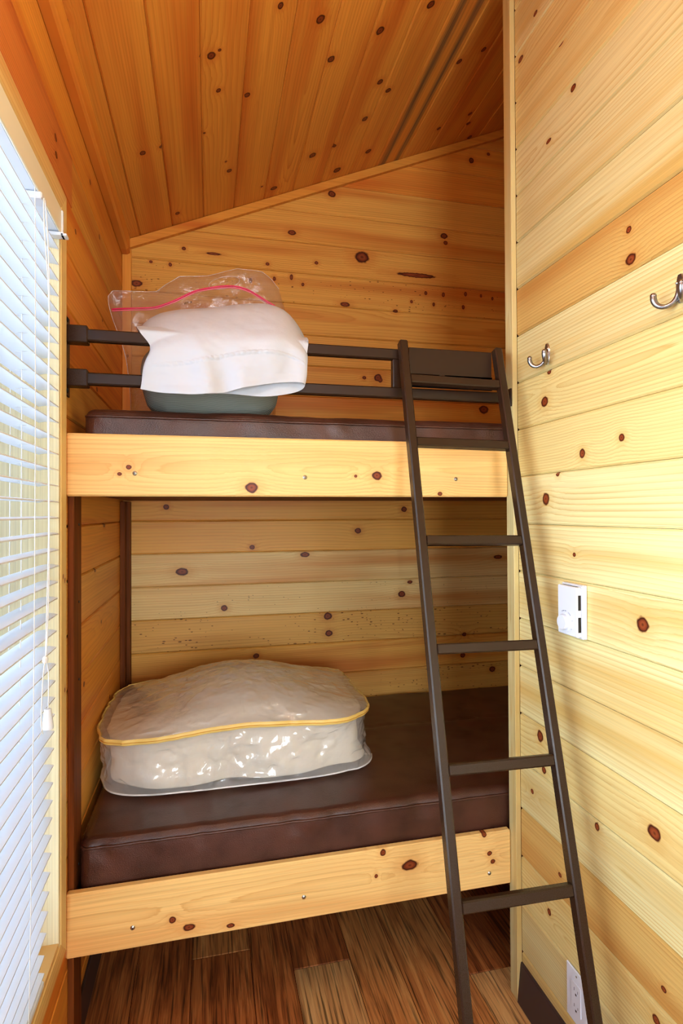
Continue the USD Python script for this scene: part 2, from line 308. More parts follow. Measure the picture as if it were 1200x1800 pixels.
# left wall, with the window opening
WY0, WY1, WZ0, WZ1 = -2.75, -1.03, .432, 1.985
wl = thing('wall_left', kind='structure')
obj('backing', join(box(-.13, -T, WY1+.002, .05, -.05, 2.4), box(-.13, -T, YB, WY0-.002, -.05, 2.4), box(-.13, -T, WY0-.002, WY1+.002, -.05, WZ0-.022), box(-.13, -T, WY0-.002, WY1+.002, WZ1+.022, 2.4)), M_STAIN, wl)
KL = [((0, y, z), r, e) for y, z, r, e in [(-.93, 1.99, .011, 1.6), (-.985, 2.13, .008, 1.3), (-.99, 2.165, .008, 1.3), (-.80, 2.05, .007, 1.2), (-.48, 2.19, .008, 1.3), (-.43, 1.95, .007, 1.2), (-.52, 1.71, .008, 1.4), (-.62, 1.72, .008, 1.3), (-.40, 1.30, .008, 2.2), (-.75, 1.27, .012, .8), (-.55, 1.17, .007, 1.4), (-.45, 1.0, .006, 1.2), (-.7, .88, .008, 1.3), (-.93, 1.60, .010, 1.6), (-.3, .72, .007, 1.3), (-.62, 2.28, .007, 1.4), (-1.4, 2.28, .01, 1.5), (-1.8, 2.1, .01, 1.4), (-.25, 1.5, .008, 1.2)]]
for j in range(19):
    z0, z1 = .006+P*j, min(.006+P*(j+1), 2.40)
    spans = [(YB, 0.)]
    if z1 > WZ0-.02 and z0 < WZ1+.02: spans = [(YB, WY0-.0145), (WY1+.0145, 0.)]
    if j == 16: spans = [(YB, -.838), (-.838, 0.)]
    for i, (y0, y1) in enumerate(spans):
        tone = RED if (j == 16 and i == 0) else (AMBER, HONEY, AMBER, AMBER)[(j*7+i) % 4]
        zz0, zz1 = z0, z1
        m = board_y(y0, y1, zz0, zz1, 0., 1)
        if j in (3, 15) and len(spans) == 2: pass
        if len(spans) == 1 and j in (2, 15): pass
        obj('board', m, wood(f'left_board_{j}_{i}', 'y', 'z', 200+j*3+i, tone, pick(KL, 1, 2, z0, z1, y0, y1), center=(z0+z1)/2, ring=.8), wl)
# below and above the opening the two boards the window cuts run on, notched to its trim
for a, b in ((.006+P*3, WZ0-.0145), (WZ1+.0145, .006+P*16)):
    if b-a > .01: obj('board', board_y(WY0-.0145, WY1+.0145, a, b, 0., 1), wood(f'left_strip_{a:.2f}'.replace('.', '_'), 'y', 'z', 271, PINE, (), center=a), wl)

# right wall, ends at the alcove
wr = thing('wall_right', kind='structure')
obj('backing', box(WX+T, WX+.10, YB, YF+.036, -.05, zceil(WX+.1)-.03), M_STAIN, wr)
KR = kn([(940.6,23.7,4,1.6),(986,75.7,4,1.8),(1007,154.5,6,1.2),(914.7,104,5,1.6),(963.8,248,3.5,2.2),(1104.7,404,6,1.1),(1108,456,10,1.25),(957,706,9,1.1),(965,653,5,1.2),(1023,797,8,.95),(1092,769,7.5,.95),(980,833,4.5,1.2),(959,877,11,.95),(1009,975,4,1.1),(1129,1098,13.5,1.05),
    (949,1294,10,.9),(955.7,1353.6,6,1.1),(935,1391,4),(1049,1453,7,.9),(1150,1465,13,1.15),(965,1603.5,6,.9),(1166,1739,5),(1153,1793,8,1.1),(984,1538,4,1.2)], dict(x=WX))
tones_r = [STRAW, PALE, STRAW, OAT, PALE, STRAW, PALE, PALE, PALE, PALE, PALE, STRAW, STRAW, PALE, OAT, PALE, PALE, PALE, STRAW, STRAW, PALE, STRAW, STRAW]
for j in range(23):
    z0, z1 = .003+P*j, min(.003+P*(j+1), zceil(WX)-.012)
    if z1-z0 < .02: continue
    st = [(-1.16, .085, .012, .05, .55, 0)] if j == 0 else ()
    obj('board', board_y(YB, YF, z0, z1, WX, -1), wood(f'right_board_{j}', 'y', 'z', 307+j, tones_r[j], pick(KR, 1, 2, z0, z1), center=(z0+z1)/2, ring=1.0), wr)
# alcove's end wall, its front closing wall behind the right wall, rear wall
we = thing('wall_alcove_end', kind='structure')
obj('backing', box(AX+T, AX+.08, YF-.1, .05, -.05, 3.4), M_STAIN, we)
for j in range(24):
    z0, z1 = .006+P*j, min(.006+P*(j+1), zceil(AX)-.01)
    if z1 > z0+.02: obj('board', board_y(YF+.036, 0., z0, z1, AX, -1), wood(f'end_board_{j}', 'y', 'z', 400+j, AMBER, (), center=(z0+z1)/2), we)
wa = thing('wall_alcove_front', kind='structure')
obj('panel', box(WX+.101, AX+.08, YF-.02, YF+.036, -.05, 3.4), wood('alcove_front', 'x', 'z', 431, PINE, ()), wa)
wq = thing('wall_rear', kind='structure')
RX0, RX1, RZ0, RZ1 = .15, 1.01, .35, 2.1
rm = wood('rear_board', 'x', 'z', 432, PINE, ())
obj('panel', join(box(-.13, RX0, YB-.08, YB, -.05, 2.95), box(RX1, WX+.1, YB-.08, YB, -.05, 2.95), box(RX0, RX1, YB-.08, YB, -.05, RZ0), box(RX0, RX1, YB-.08, YB, RZ1, 2.95)), rm, wq)

# ceiling
cl = thing('ceiling', kind='structure')
obj('backing', prism([(-.3, zceil(-.3)+.022), (AX+.3, zceil(AX+.3)+.022), (AX+.3, zceil(AX+.3)+.09), (-.3, zceil(-.3)+.09)], 'y', YB-.1, .08), M_STAIN, cl)
KC = kn([(112,36,7),(371,98,7.5,1.2),(386,88,3),(384,159,4.5),(434,167,5,1.2),(352,99,2),(251,269,5,1.2),(283,258,3.5),(312,375,4),(403,300,4.5),(397,284,2.2),(563,34,8),(582,104,6.5),(549,273,6),(592,299,6.5),(481,331,6,.9),(495,343,4,.8),(460,328,2),(668,54,7,1.3),(757,8,7),(668,144,5.5),(682,159,5),(641,209,5,1.2),(647,266,5),(587,257,4),(807,108,5),(850,87,4.5),(771,226,3.5),(826,200,3.5),(823,217,3.5),(825,241,4),(222,412,3),(359,234,2.2),(493,10,5,1.5),(90,-60,8),(250,-80,8)], 'c')
seams = [-.054, .068]+[.068+.1206*i for i in range(1, 18)]
tones_c = [AMBER]*19
for i in range(len(seams)-1):
    x0, x1 = seams[i], min(seams[i+1], AX+.08)
    if x1-x0 < .02: continue
    nx, nz = CS/math.hypot(CS, 1), -1/math.hypot(CS, 1)            # face normal, downwards into the room
    tx, tz = -nz, nx                                                # up the slope
    L = (x1-x0)*math.hypot(CS, 1); o = np.array([x0, zceil(x0)])
    q = lambda s, d: tuple(o+np.array([tx, tz])*s-np.array([nx, nz])*d)
    m = prism([q(CH, 0), q(L-CH, 0), q(L-.0004, CH), q(L-.0004, T), q(.0004, T), q(.0004, CH)], 'y', YB, .0)
    st = ()
    if x0 <= 1.09 < x1: st = [(-.5, x0+.030, .020, 3., .88, 1), (-.5, x0+.092, .015, 3., .85, 1)]
    fo = {4: RED, 10: AMBER}.get(i, AMBER)
    obj('board', m, wood(f'ceiling_board_{i}', 'y', 'x', 500+i, AMBER, pick(KC, 1, 0, x0, x1), streaks=st, center=(x0+x1)/2, ring=.8, cath=i in (4, 5)), cl)

# floor of planks
fl = thing('floor', kind='structure')
obj('subfloor', box(-.13, AX+.1, YB-.1, .05, -.08, -.0045), M_STAIN, fl)
def plank_mat(name, seed, tone):
    rg = np.random.default_rng(seed)
    a, b, c = (lin(*t) for t in tone)
    return mat(name, {'g': ('geometry', {}), 'o': ('vector_math', dict(math_type='add', vector2=(rg.uniform(-5, 5), rg.uniform(-5, 5), 0))), 'm': ('mapping', dict(scale=(34., 2.2, 1.))), 'n': ('noise_texture', dict(scale=1., detail=5., roughness=.65, distortion=1.1)),
        'm2': ('mapping', dict(scale=(170., 5., 1.))), 'n2': ('noise_texture', dict(scale=1., detail=3.)), 'm3': ('mapping', dict(scale=(6., 1.4, 1.))), 'n3': ('noise_texture', dict(scale=1., detail=3.)),
        'r': ('rgb_ramp', dict(ramp=[(.3, a), (.5, b), (.7, c)])), 's': ('map_range', dict(from_min=.34, from_max=.5, to_min=.78, to_max=0., clamp=True)), 'x': ('mix', dict(color2=lin(40, 22, 14))),
        's2': ('map_range', dict(from_min=.55, from_max=.75, to_min=0., to_max=.45, clamp=True)), 'x2': ('mix', dict(color2=lin(150, 92, 52))), 'b': ('bump', dict(strength=.25, distance=.0008)), 'p': ('principled_bsdf', dict(roughness=.4, specular_ior_level=.4))},
        [('g.position', 'o.vector1'), ('o.vector', 'm.vector'), ('m.vector', 'n.vector'), ('o.vector', 'm2.vector'), ('m2.vector', 'n2.vector'), ('o.vector', 'm3.vector'), ('m3.vector', 'n3.vector'), ('n.fac', 'r.fac'), ('n2.fac', 's.value'), ('s.result', 'x.fac'), ('r.color', 'x.color1'),
         ('n3.fac', 's2.value'), ('s2.result', 'x2.fac'), ('x.color', 'x2.color1'), ('x2.color', 'p.base_color'), ('n2.fac', 'b.height'), ('b.normal', 'p.normal')])
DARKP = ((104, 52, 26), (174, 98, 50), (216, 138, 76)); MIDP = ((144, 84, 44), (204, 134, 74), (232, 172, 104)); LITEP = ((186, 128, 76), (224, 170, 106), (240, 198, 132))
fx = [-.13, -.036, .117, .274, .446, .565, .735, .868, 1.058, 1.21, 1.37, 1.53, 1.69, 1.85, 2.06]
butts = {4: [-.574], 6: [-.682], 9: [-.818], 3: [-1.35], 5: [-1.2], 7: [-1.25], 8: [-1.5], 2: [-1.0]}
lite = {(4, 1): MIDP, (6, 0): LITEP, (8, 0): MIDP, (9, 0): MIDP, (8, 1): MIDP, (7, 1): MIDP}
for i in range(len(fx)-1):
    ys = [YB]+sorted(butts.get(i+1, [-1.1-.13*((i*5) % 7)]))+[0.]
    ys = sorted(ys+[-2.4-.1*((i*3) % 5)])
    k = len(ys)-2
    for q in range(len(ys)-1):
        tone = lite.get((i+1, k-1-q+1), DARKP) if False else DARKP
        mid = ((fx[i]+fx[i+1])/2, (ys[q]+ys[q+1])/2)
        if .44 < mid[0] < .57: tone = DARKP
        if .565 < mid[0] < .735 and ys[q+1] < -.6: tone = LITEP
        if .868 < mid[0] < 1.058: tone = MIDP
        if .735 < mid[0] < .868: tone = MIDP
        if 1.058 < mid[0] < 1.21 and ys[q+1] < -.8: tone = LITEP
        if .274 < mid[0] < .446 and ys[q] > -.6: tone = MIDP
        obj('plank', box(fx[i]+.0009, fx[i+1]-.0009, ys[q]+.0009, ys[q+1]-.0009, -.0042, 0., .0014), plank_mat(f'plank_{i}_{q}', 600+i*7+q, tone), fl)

# baseboards and trims
bl = obj('baseboard_left', join(box(0, .008, YB, YF+.02, 0, .106, .002), box(0, .008, YF+.131, -.0755, 0, .106, .002)), M_BASE, None, kind='structure')
br = obj('baseboard_right', prism([(WX, 0), (WX, .106), (WX-.004, .106), (WX-.006, .1), (WX-.006, .02), (WX-.016, 0)], 'y', YB, YF-.0005), M_BASE, None, kind='structure')
tp = thing('trim_1', kind='structure')
obj('end_board', box(WX-.0152, WX+.0, YF, YF+.0376, 0, zceil(WX-.0152)-.004, .0015), wood('post_face', 'z', 'y', 71, PALE, (), center=YF+.02, ring=.8), tp)
obj('end_strip', box(WX-.0005, WX+.10, YF+.0365, YF+.05, 0, zceil(WX)-.004, .0015), wood('post_back', 'z', 'x', 72, PALE, ()), tp)
k = 1/math.hypot(1, CS)
t2 = obj('trim_2', prism([(.0, zceil(0)-.002), (AX, zceil(AX)-.002), (AX, zceil(AX)-.036), (.0, zceil(0)-.036)], 'y', -.019, -.0005), wood('rake_trim', 'x', 'z', 73, AMBER, (), ring=.3, cath=False), None, kind='structure')
t3 = obj('trim_3', box(.0005, .034, -.018, -.0005, 1.39, zceil(0)-.03), wood('corner_trim', 'z', 'x', 74, AMBER, [(1.95, .02, .005, 1.3)], ring=.3, cath=False), None, kind='structure')
t4 = obj('trim_4', prism([(.0005, 2.345), (.02, 2.345), (.03, 2.352), (.03, zceil(.03)-.002), (.0005, zceil(0)-.002)], 'y', -.06, -.02), wood('eave_trim_b', 'y', 'z', 75, AMBER, (), ring=.3), None, kind='structure')
t5 = obj('trim_5', prism([(.0005, 2.345), (.022, 2.345), (.03, 2.352), (.03, zceil(.03)-.002), (.0005, zceil(0)-.002)], 'y', YB, -.0615), wood('eave_trim', 'y', 'z', 76, AMBER, (), ring=.3), None, kind='structure')

# ------------------------------------------------------------------ window_1 in the left wall
w1 = thing('window_1', kind='structure')
JX = -.105
jm = wood('jamb_ply', 'z', 'x', 81, ((226, 217, 184), (204, 188, 140), (208, 190, 142)), (), ring=.5, cath=False)
sm = wood('casing_pine', 'z', 'y', 82, PINE, [(1.19, -.985, .004, 1.5), (1.2, -1.0, .004, 1.5), (.95, -.985, .004, 1.4)], center=-1., ring=.5, cath=False)
sh = wood('casing_pine_h', 'y', 'z', 83, PINE, (), center=.4, ring=.9, cath=False)
obj('jamb', box(JX, .0165, WY1, WY1+.012, WZ0-.012, WZ1+.012, .0008), jm, w1)
obj('jamb', box(JX, .0165, WY0-.012, WY0, WZ0-.012, WZ1+.012, .0008), jm, w1)
obj('head_jamb', box(JX, .0165, WY0, WY1, WZ1, WZ1+.012, .0008), sh, w1)
obj('sill', box(JX, .0165, WY0, WY1, WZ0-.012, WZ0, .0008), sh, w1)
CW = .047
# mitred casing pieces
def mitre(y0, y1, z0, z1, cut):
    m = box(.0003, .018, y0, y1, z0, z1, .002)
    for nrm, off in cut: m = m.trim_by_plane(nrm, off)
    return m
s2 = math.sqrt(.5)
rI, tI, bI = WY1+.0125, WZ1+.0125, WZ0-.0125      # inner edges
lI = WY0-.0125
obj('casing', mitre(rI, rI+CW, bI-CW, tI+CW, [((0, s2, -s2), s2*(rI-tI)), ((0, s2, s2), s2*(rI+bI))]), sm, w1)
obj('casing', mitre(lI-CW, lI, bI-CW, tI+CW, [((0, -s2, -s2), s2*(-lI-tI)), ((0, -s2, s2), s2*(-lI+bI))]), sm, w1)
obj('casing', mitre(lI-CW, rI+CW, tI, tI+CW, [((0, -s2, s2), s2*(-rI+tI)), ((0, s2, s2), s2*(lI+tI))]), sh, w1)
obj('casing', mitre(lI-CW, rI+CW, bI-CW, bI, [((0, -s2, -s2), s2*(-rI-bI)), ((0, s2, -s2), s2*(lI-bI))]), sh, w1)
fr = [box(JX-.025, JX, WY1-.035, WY1+.01, WZ0-.01, WZ1+.01), box(JX-.025, JX, WY0-.01, WY0+.035, WZ0-.01, WZ1+.01), box(JX-.025, JX, WY0, WY1, WZ0-.01, WZ0+.035), box(JX-.025, JX, WY0, WY1, WZ1-.035, WZ1+.01), box(JX-.022, JX-.002, WY0, WY1, 1.19, 1.23)]
for f in fr: obj('frame', f, M_VINYLFRAME, w1)
obj('pane', box(JX-.016, JX-.012, WY0+.03, WY1-.03, WZ0+.03, 1.192, .0005), M_GLASS, w1)
obj('pane', box(JX-.016, JX-.012, WY0+.03, WY1-.03, 1.228, WZ1-.03, .0005), M_GLASS, w1)
# unseen rear window, added behind the camera to let in frontal fill
w2 = thing('added_window_2', kind='structure')
for f in (box(RX0, RX0+.05, YB-.07, YB, RZ0, RZ1), box(RX1-.05, RX1, YB-.07, YB, RZ0, RZ1), box(RX0, RX1, YB-.07, YB, RZ0, RZ0+.05), box(RX0, RX1, YB-.07, YB, RZ1-.05, RZ1)): obj('frame', f, M_VINYLFRAME, w2)
obj('pane', box(RX0+.045, RX1-.045, YB-.04, YB-.036, RZ0+.045, RZ1-.045, .0005), M_GLASS, w2)

# ------------------------------------------------------------------ blind
bd = thing('window_blind', 'white horizontal slat blind in the window on the left', 'blind')
HF = .024
obj('headrail', box(-.034, HF-.0042, WY0+.004, WY1-.003, 1.932, 1.978, .002), M_SLAT, bd)
obj('valance', box(HF-.004, HF, WY0+.004, WY1-.002, 1.930, 1.982, .0012), M_HEADRAIL, bd)
ends = np.array([[U(u, v, x=.019)[2], U(u, v, x=.019)[1]] for u, v in ((103, 560), (103, 990), (97.5, 1185), (94.5, 1325), (90, 1497), (83.7, 1612), (78, 1677))])[::-1]
slat_end = lambda z: float(np.interp(z, ends[:, 0], ends[:, 1]))
zs = 1.464+np.arange(14, -31, -1)*.0334
zs = [z for z in zs if .452 < z < 1.925]
for z in zs:
    y1 = min(slat_end(z), WY1-.003); xs = np.linspace(-.019, .019, 7)
    top = [(x, z+.0012-(x/.019)**2*.0028) for x in xs]
    poly = top+[(x, q-.0024) for x, q in top[::-1]]
    v = np.array([(x, y, q) for y in (WY0+.006, y1) for x, q in poly]); m_ = len(poly)
    f = [(i, (i+1) % m_, m_+(i+1) % m_) for i in range(m_)]+[(i, m_+(i+1) % m_, m_+i) for i in range(m_)]
    h = m_//2
    for o, fl_ in ((0, 1), (m_, 0)):
        for i in range(h-1):
            a, b, c, d = o+i, o+i+1, o+m_-2-i, o+m_-1-i
            f += [(a, c, b), (a, d, c)] if fl_ else [(a, b, c), (a, c, d)]
    mesh_ = trimesh.Trimesh(v, np.array(f), process=False); mesh_.fix_normals()
    obj('slat', mesh_, M_SLAT, bd, smooth=30)
yb = slat_end(.45)
obj('bottom_rail', box(-.019, .019, WY0+.006, yb, .435, .449, .003), M_SLAT, bd)
for ly in (-1.217, -1.89, -2.56):
    for lx in (-.0205, .0205):
        obj('ladder_cord', tube(curve([(lx, ly, 1.93), (lx, ly+.0005, 1.2), (lx, ly-.001-(.03 if ly > -1.5 else 0)*1., .44)], 24), .0008, 6), M_CORD, bd, smooth=True)
    obj('lift_cord', tube([(0, ly, 1.93), (0, ly-.004, 1.2), (0, ly-.03, .44)], .0009, 6), M_CORD, bd, smooth=True)
    obj('ladder_rung', join(*[tube([(-.0205, ly-(.03*max(0, 1.2-z)/.76 if ly > -1.5 else 0), z-.002), (.0205, ly-(.03*max(0, 1.2-z)/.76 if ly > -1.5 else 0), z-.002)], .0005, 4) for z in zs]), M_CORD, bd, kind='stuff')
obj('valance_clip', join(box(-.006, HF+.006, -1.052, -1.0315, 1.922, 1.9295, .001), box(HF, HF+.0035, -1.046, -1.037, 1.925, 1.978, .001), box(HF, HF+.012, -1.052, -1.0315, 1.922, 1.927, .001)), M_WHITE, bd)
cl0 = U(74, 369, x=HF)
obj('cord_lock', box(-.004, HF+.004, cl0[1]-.018, cl0[1]+.016, 1.918, 1.931, .002), M_WHITE, bd)
for i, o in enumerate((-.004, .003)):
    cp = [(HF+.004, cl0[1]+o, 1.925)]+[U(u, v, x=HF+.008+.002*i) for u, v in (((79, 420), (84.5, 500), (84, 700), (85.5, 900), (82, 1080), (80, 1160)) if i == 0 else ((84, 420), (86.5, 520), (86, 700), (86.5, 900), (84.5, 1080), (80.5, 1160)))]
    obj('pull_cord', tube(curve(cp, 60), .0011, 6), M_CORD, bd, smooth=True)
kp = U(79.5, 1160, x=HF+.01)
obj('cord_knot', trimesh.creation.icosphere(2, .005).apply_transform(trimesh.transformations.scale_matrix(1.5, [0, 0, 0], [0, 0, 1])).apply_translation(kp), M_CORD, bd, smooth=True)
obj('pull_cord', tube(curve([kp, U(84.5, 1175, x=HF+.01), U(85, 1230, x=HF+.01), U(85, 1256, x=HF+.01)], 20), .0011, 6), M_CORD, bd, smooth=True)
obj('pull_cord', tube(curve([kp, U(75.5, 1190, x=HF+.01), U(73, 1240, x=HF+.01), U(73, 1280, x=HF+.01), U(75, 1290, x=HF+.01)], 24), .0011, 6), M_CORD, bd, smooth=True)
obj('pull_cord', tube(curve([U(73.5, 1285, x=HF+.01), U(70, 1292, x=HF+.01), U(67, 1299, x=HF+.01)], 8), .0009, 6), M_CORD, bd, smooth=True)
tc = U(84, 1281, x=HF+.01); th = .036
prof = np.array([(.0005, 0), (.0095, 0), (.0100, .002), (.0062, th), (.0055, th+.001), (.0005, th+.001)])
obj('tassel', trimesh.creation.revolve(prof, sections=24).apply_translation(tc), M_WHITE, bd, smooth=35)

# ------------------------------------------------------------------ bunk bed
bb = thing('bunk_bed', 'built-in pine bunk bed with two front rails and dark uprights', 'bunk bed')
YR = -.9056; RT = .022
XE = WX-.0158
KU = kn([(442,857,9,1.25),(662,836,7.5,1.2),(226,821,4,1.2),(210,833,3,1.2),(625,837,2.5),(773,868,3.5,1.3)], dict(y=YR))
KD = kn([(303,1617,6,1.),(332,1630,6,1.8),(405,1627,4,1.8),(673,1499,6,.9),(720,1521,9,1.6),(851,1467,5,.9),(860,1500,4),(866,1514,4),(661,1540,3.5,.9)], dict(y=YR))
RAILP = ((242, 204, 132), (216, 158, 84), (222, 156, 84))
def front_rail(z1, ks, nm, seed, screws):
    rl = obj('front_rail', box(.0008, XE, YR, YR+RT, z1-.1487, z1, .004), wood(nm, 'x', 'z', seed, RAILP, [(p[0], p[2], r, e) for p, r, e in ks], center=z1-.07, ring=.7, cath=True), bb)
    for u, v in screws:
        p = U(u, v, y=YR)
        head = trimesh.creation.revolve(np.array([(0, .0022), (.003, .002), (.0052, .0004), (.0056, 0), (0, 0)]), sections=20)
        head.apply_transform(trimesh.transformations.rotation_matrix(math.pi/2, [1, 0, 0])); head.apply_translation((p[0], YR-.0002, p[2]))
        obj('screw', head, M_SCREW, rl, smooth=40)
        sl = join(box(p[0]-.0022, p[0]+.0022, YR-.0028, YR-.0018, p[2]-.0004, p[2]+.0004, .0001), box(p[0]-.0004, p[0]+.0004, YR-.0028, YR-.0018, p[2]-.0022, p[2]+.0022, .0001))
        obj('screw_slot', sl, M_DARKHOLE, rl)
front_rail(1.5263, KU, 'rail_upper', 91, ((237, 832), (536, 839), (801, 842)))
front_rail(.4515, KD, 'rail_lower', 95, ((233, 1631), (534, 1577), (860, 1535)))
PY = YR+RT+.0005
obj('upright', box(.0005, .0145, PY, PY+.08, 0, 1.382, .0015), M_STAIN, bb)
obj('upright', box(.0005, .018, -.075, -.0305, 0, 1.382, .0015), M_STAIN, bb)
obj('upright', box(.0005, .032, -.03, -.001, 0, 1.382, .0015), M_STAIN, bb)
obj('upright', box(WX+.101, WX+.125, YF+.055, YF+.095, 0, 1.382, .0015), M_STAIN, bb)
for zt in (1.386, .31):
    obj('platform', box(.024 if zt > 1 else .0365, AX-.002, PY+.0005, -.0015 if zt > 1 else -.0015, zt, zt+.014, .001), M_STAIN, bb)
for z in (1.31, 1.12, .93, .48):
    hd = trimesh.creation.cylinder(.003, .002, sections=12); hd.apply_transform(trimesh.transformations.rotation_matrix(math.pi/2, [0, 1, 0])); hd.apply_translation((.0150, PY+.05, z))
    obj('screw', hd, M_DARKHOLE, bb)

# mattresses
def mattress(name, z0, z1, label, seed, crease, y0, x0):
    t = thing(name, label, 'mattress')
    r = .024
    m = rbox(x0, AX-.02, y0, -.014, z0, z1, r, 20).refine_to_length(.016)
    v, f = arr(m)
    top = np.clip((v[:, 2]-z0-.02)/(z1-z0-.02), 0, 1)
    nz = meshkit.fbm(v*np.array([7, 7, 3.]), 3, seed)-.5
    v = v.copy(); v[:, 2] += top*nz*.010
    fr = np.clip(1-(v[:, 1]-y0)/.06, 0, 1)*(v[:, 2] > z1-.045)
    v[:, 1] += fr*(meshkit.fbm(v*np.array([26, 3, 3.]), 3, seed+5)-.5)*.018
    if crease is not None:
        d = v[:, 1]-(crease+.01*np.sin(v[:, 0]*3)); v[:, 2] -= top*.006*np.exp(-(d/.006)**2)
        v[:, 2] += top*.004*np.exp(-((d+.03)/.03)**2)
    obj('cover', (v, f), M_LEATHER, t, smooth=True)
    zp = z1-.020
    xs = np.linspace(x0+.012, AX-.03, 120)
    yy = y0-.001+(meshkit.fbm(np.stack([xs*26, xs*0+y0*3, xs*0+zp*3], 1), 3, seed+5)-.5)*.012*.8
    pp = np.concatenate([[(x0+.0015, y0+.35, zp), (x0+.0008, y0+.06, zp), (x0+.004, y0+.012, zp)], np.stack([xs, yy, xs*0+zp], 1)])
    obj('piping', tube(pp, .0034, 8), M_LEATHER, t, smooth=True)
    return t
mattress('mattress', 1.4, 1.592, 'brown leatherette mattress on the upper bunk behind the guard rail', 3, None, PY+.006, .034)
mattress('mattress', .366, .557, 'brown leatherette mattress on the lower bunk', 8, -.36, PY+.006, .0235)

# ------------------------------------------------------------------ guard rail
gr = thing('guard_rail', 'dark bronze metal guard rail with two tubes along the upper bunk', 'guard rail')
G0, G1 = -.921, -.899
GU, GD = (1.741, 1.769), (1.639, 1.667)
obj('wall_plate', box(.0004, .005, -.935, -.882, 1.612, 1.80, .0015), M_BLACK, gr)
for z in (1.79, 1.624):
    hd = trimesh.creation.icosphere(2, .006); hd.apply_transform(trimesh.transformations.scale_matrix(.5, [0, 0, 0], [1, 0, 0])); hd.apply_translation((.0055, -.909, z)); obj('bolt', hd, M_DARKHOLE, gr, smooth=True)
for a, b in (GU, GD): obj('sleeve', box(.005, .052, G0-.005, G1+.005, a-.006, b+.006, .002), M_BLACK, gr)
obj('tube', box(.045, .826, G0, G1, *GU, .003), M_BLACK, gr)
obj('tube', box(.045, XE-.004, G0, G1, *GD, .003), M_BLACK, gr)
obj('bar', box(.801, .826, G0+.0005, G1-.0005, GD[1]-.001, GU[0]+.001, .002), M_BLACK, gr)
obj('wall_plate', box(XE-.0045, XE+.0004, -.93, -.897, 1.628, 1.678, .0015), M_BLACK, gr)

# ------------------------------------------------------------------ ladder
ld = thing('bunk_ladder', 'dark bronze metal ladder leaning on the upper bunk by the right wall', 'ladder')
KS = 1.045
a_, roll_, w_, t_, h_ = .2763, .0159, .2804*KS, .0206*KS, .0222*KS
e_ = np.array([math.sin(roll_), math.sin(a_)*math.cos(roll_), math.cos(a_)*math.cos(roll_)]); L0 = EYE+KS*(np.array([.7615, -1.5065, 0])-EYE)
L0 = L0+e_*(-L0[2]/e_[2]); off = (0-(EYE[2]+KS*(0-EYE[2])))/e_[2]      # moves the foot onto the floor
rx = np.array([1., 0, 0]); rx = rx-e_*(rx@e_); rx /= np.linalg.norm(rx); nb = np.cross(e_, rx)   # nb points into the bunk
if nb[1] < 0: nb = -nb
def lad(x0, x1, d0, d1, s0, s1, b=.002):
    v, f = arr(box(x0, x1, d0, d1, s0, s1, b)); return L0+v[:, :1]*rx+v[:, 1:2]*nb+v[:, 2:]*e_, f
DEP = .026
qtop = (1.7885-L0[2]/1)/e_[2]
for x in (0, w_-t_): obj('stile', lad(x, x+t_, 0, DEP, .001, qtop, .003), M_BLACK, ld)
for q in (1.7343, 1.5664, 1.3258, 1.0867, .8489, .6087, .3700, .131):
    c = q*KS-off
    obj('rung', lad(t_-.001, w_-t_+.001, .0025, DEP-.002, c-h_/2, c+h_/2, .003), M_BLACK, ld)
c1 = 1.7343*KS-off
hk = thing('x') if False else None
obj('hook_plate', join(box(L0[0]+.060, L0[0]+.300, -.9275, -.9235, 1.692, 1.772, .001), box(L0[0]+.060, L0[0]+.300, -.9275, -.892, 1.7705, 1.7735, .001), box(L0[0]+.060, L0[0]+.300, -.8955, -.892, 1.72, 1.772, .001)), M_BLACK, ld)
obj('hook_black_strip', box(L0[0]+.055, L0[0]+.302, -.9275, -.9225, 1.6685, 1.705, .001), plain('flat_black', (12, 11, 11), .9, 0., .1), ld)  # flat black strip filling the space below the hook plate
obj('hook_tab', box(L0[0]+.14, L0[0]+.155, -.945, -.927, 1.672, 1.70, .001), M_BLACK, ld)

# ------------------------------------------------------------------ right wall: thermostat, outlet, hooks
tt = thing('thermostat', 'white dial thermostat on the right pine wall', 'thermostat')
ty0, ty1, tz0, tz1 = -1.2195, -1.142, 1.046, 1.1685
obj('base', box(WX-.0125, WX-.0003, ty0, ty1, tz0, tz1, .002), M_WHITE, tt)
cv = obj('cover', box(WX-.0255, WX-.0118, ty0+.004, ty1-.003, tz0+.0045, tz1-.0045, .002), M_WHITE, tt)
for a, b in ((tz0+.066, tz0+.100), (tz0+.016, tz0+.050)): obj('vent', box(WX-.0215, WX-.0145, ty0+.0035, ty0+.006, a, b, .0003), M_DARKHOLE, tt)
obj('vent', box(WX-.0175, WX-.0145, ty0+.012, ty1-.012, tz1-.0052, tz1-.0040, .0003), M_DARKHOLE, tt)
dc = np.array([WX-.0255, -1.1735, 1.0795])
def disc(r, h, b, x): 
    d = trimesh.creation.revolve(np.array([(0, 0), (r, 0), (r, h-b), (r-b, h), (0, h)]), sections=40)
    d.apply_transform(trimesh.transformations.rotation_matrix(-math.pi/2, [0, 1, 0])); d.apply_translation((x, dc[1], dc[2])); return d
obj('dial_ring', disc(.0225, .0012, .0006, WX-.0254), M_WHITE, tt, smooth=35)
obj('dial', disc(.0172, .0105, .0012, WX-.0262), M_WHITE, tt, smooth=35)
let = []
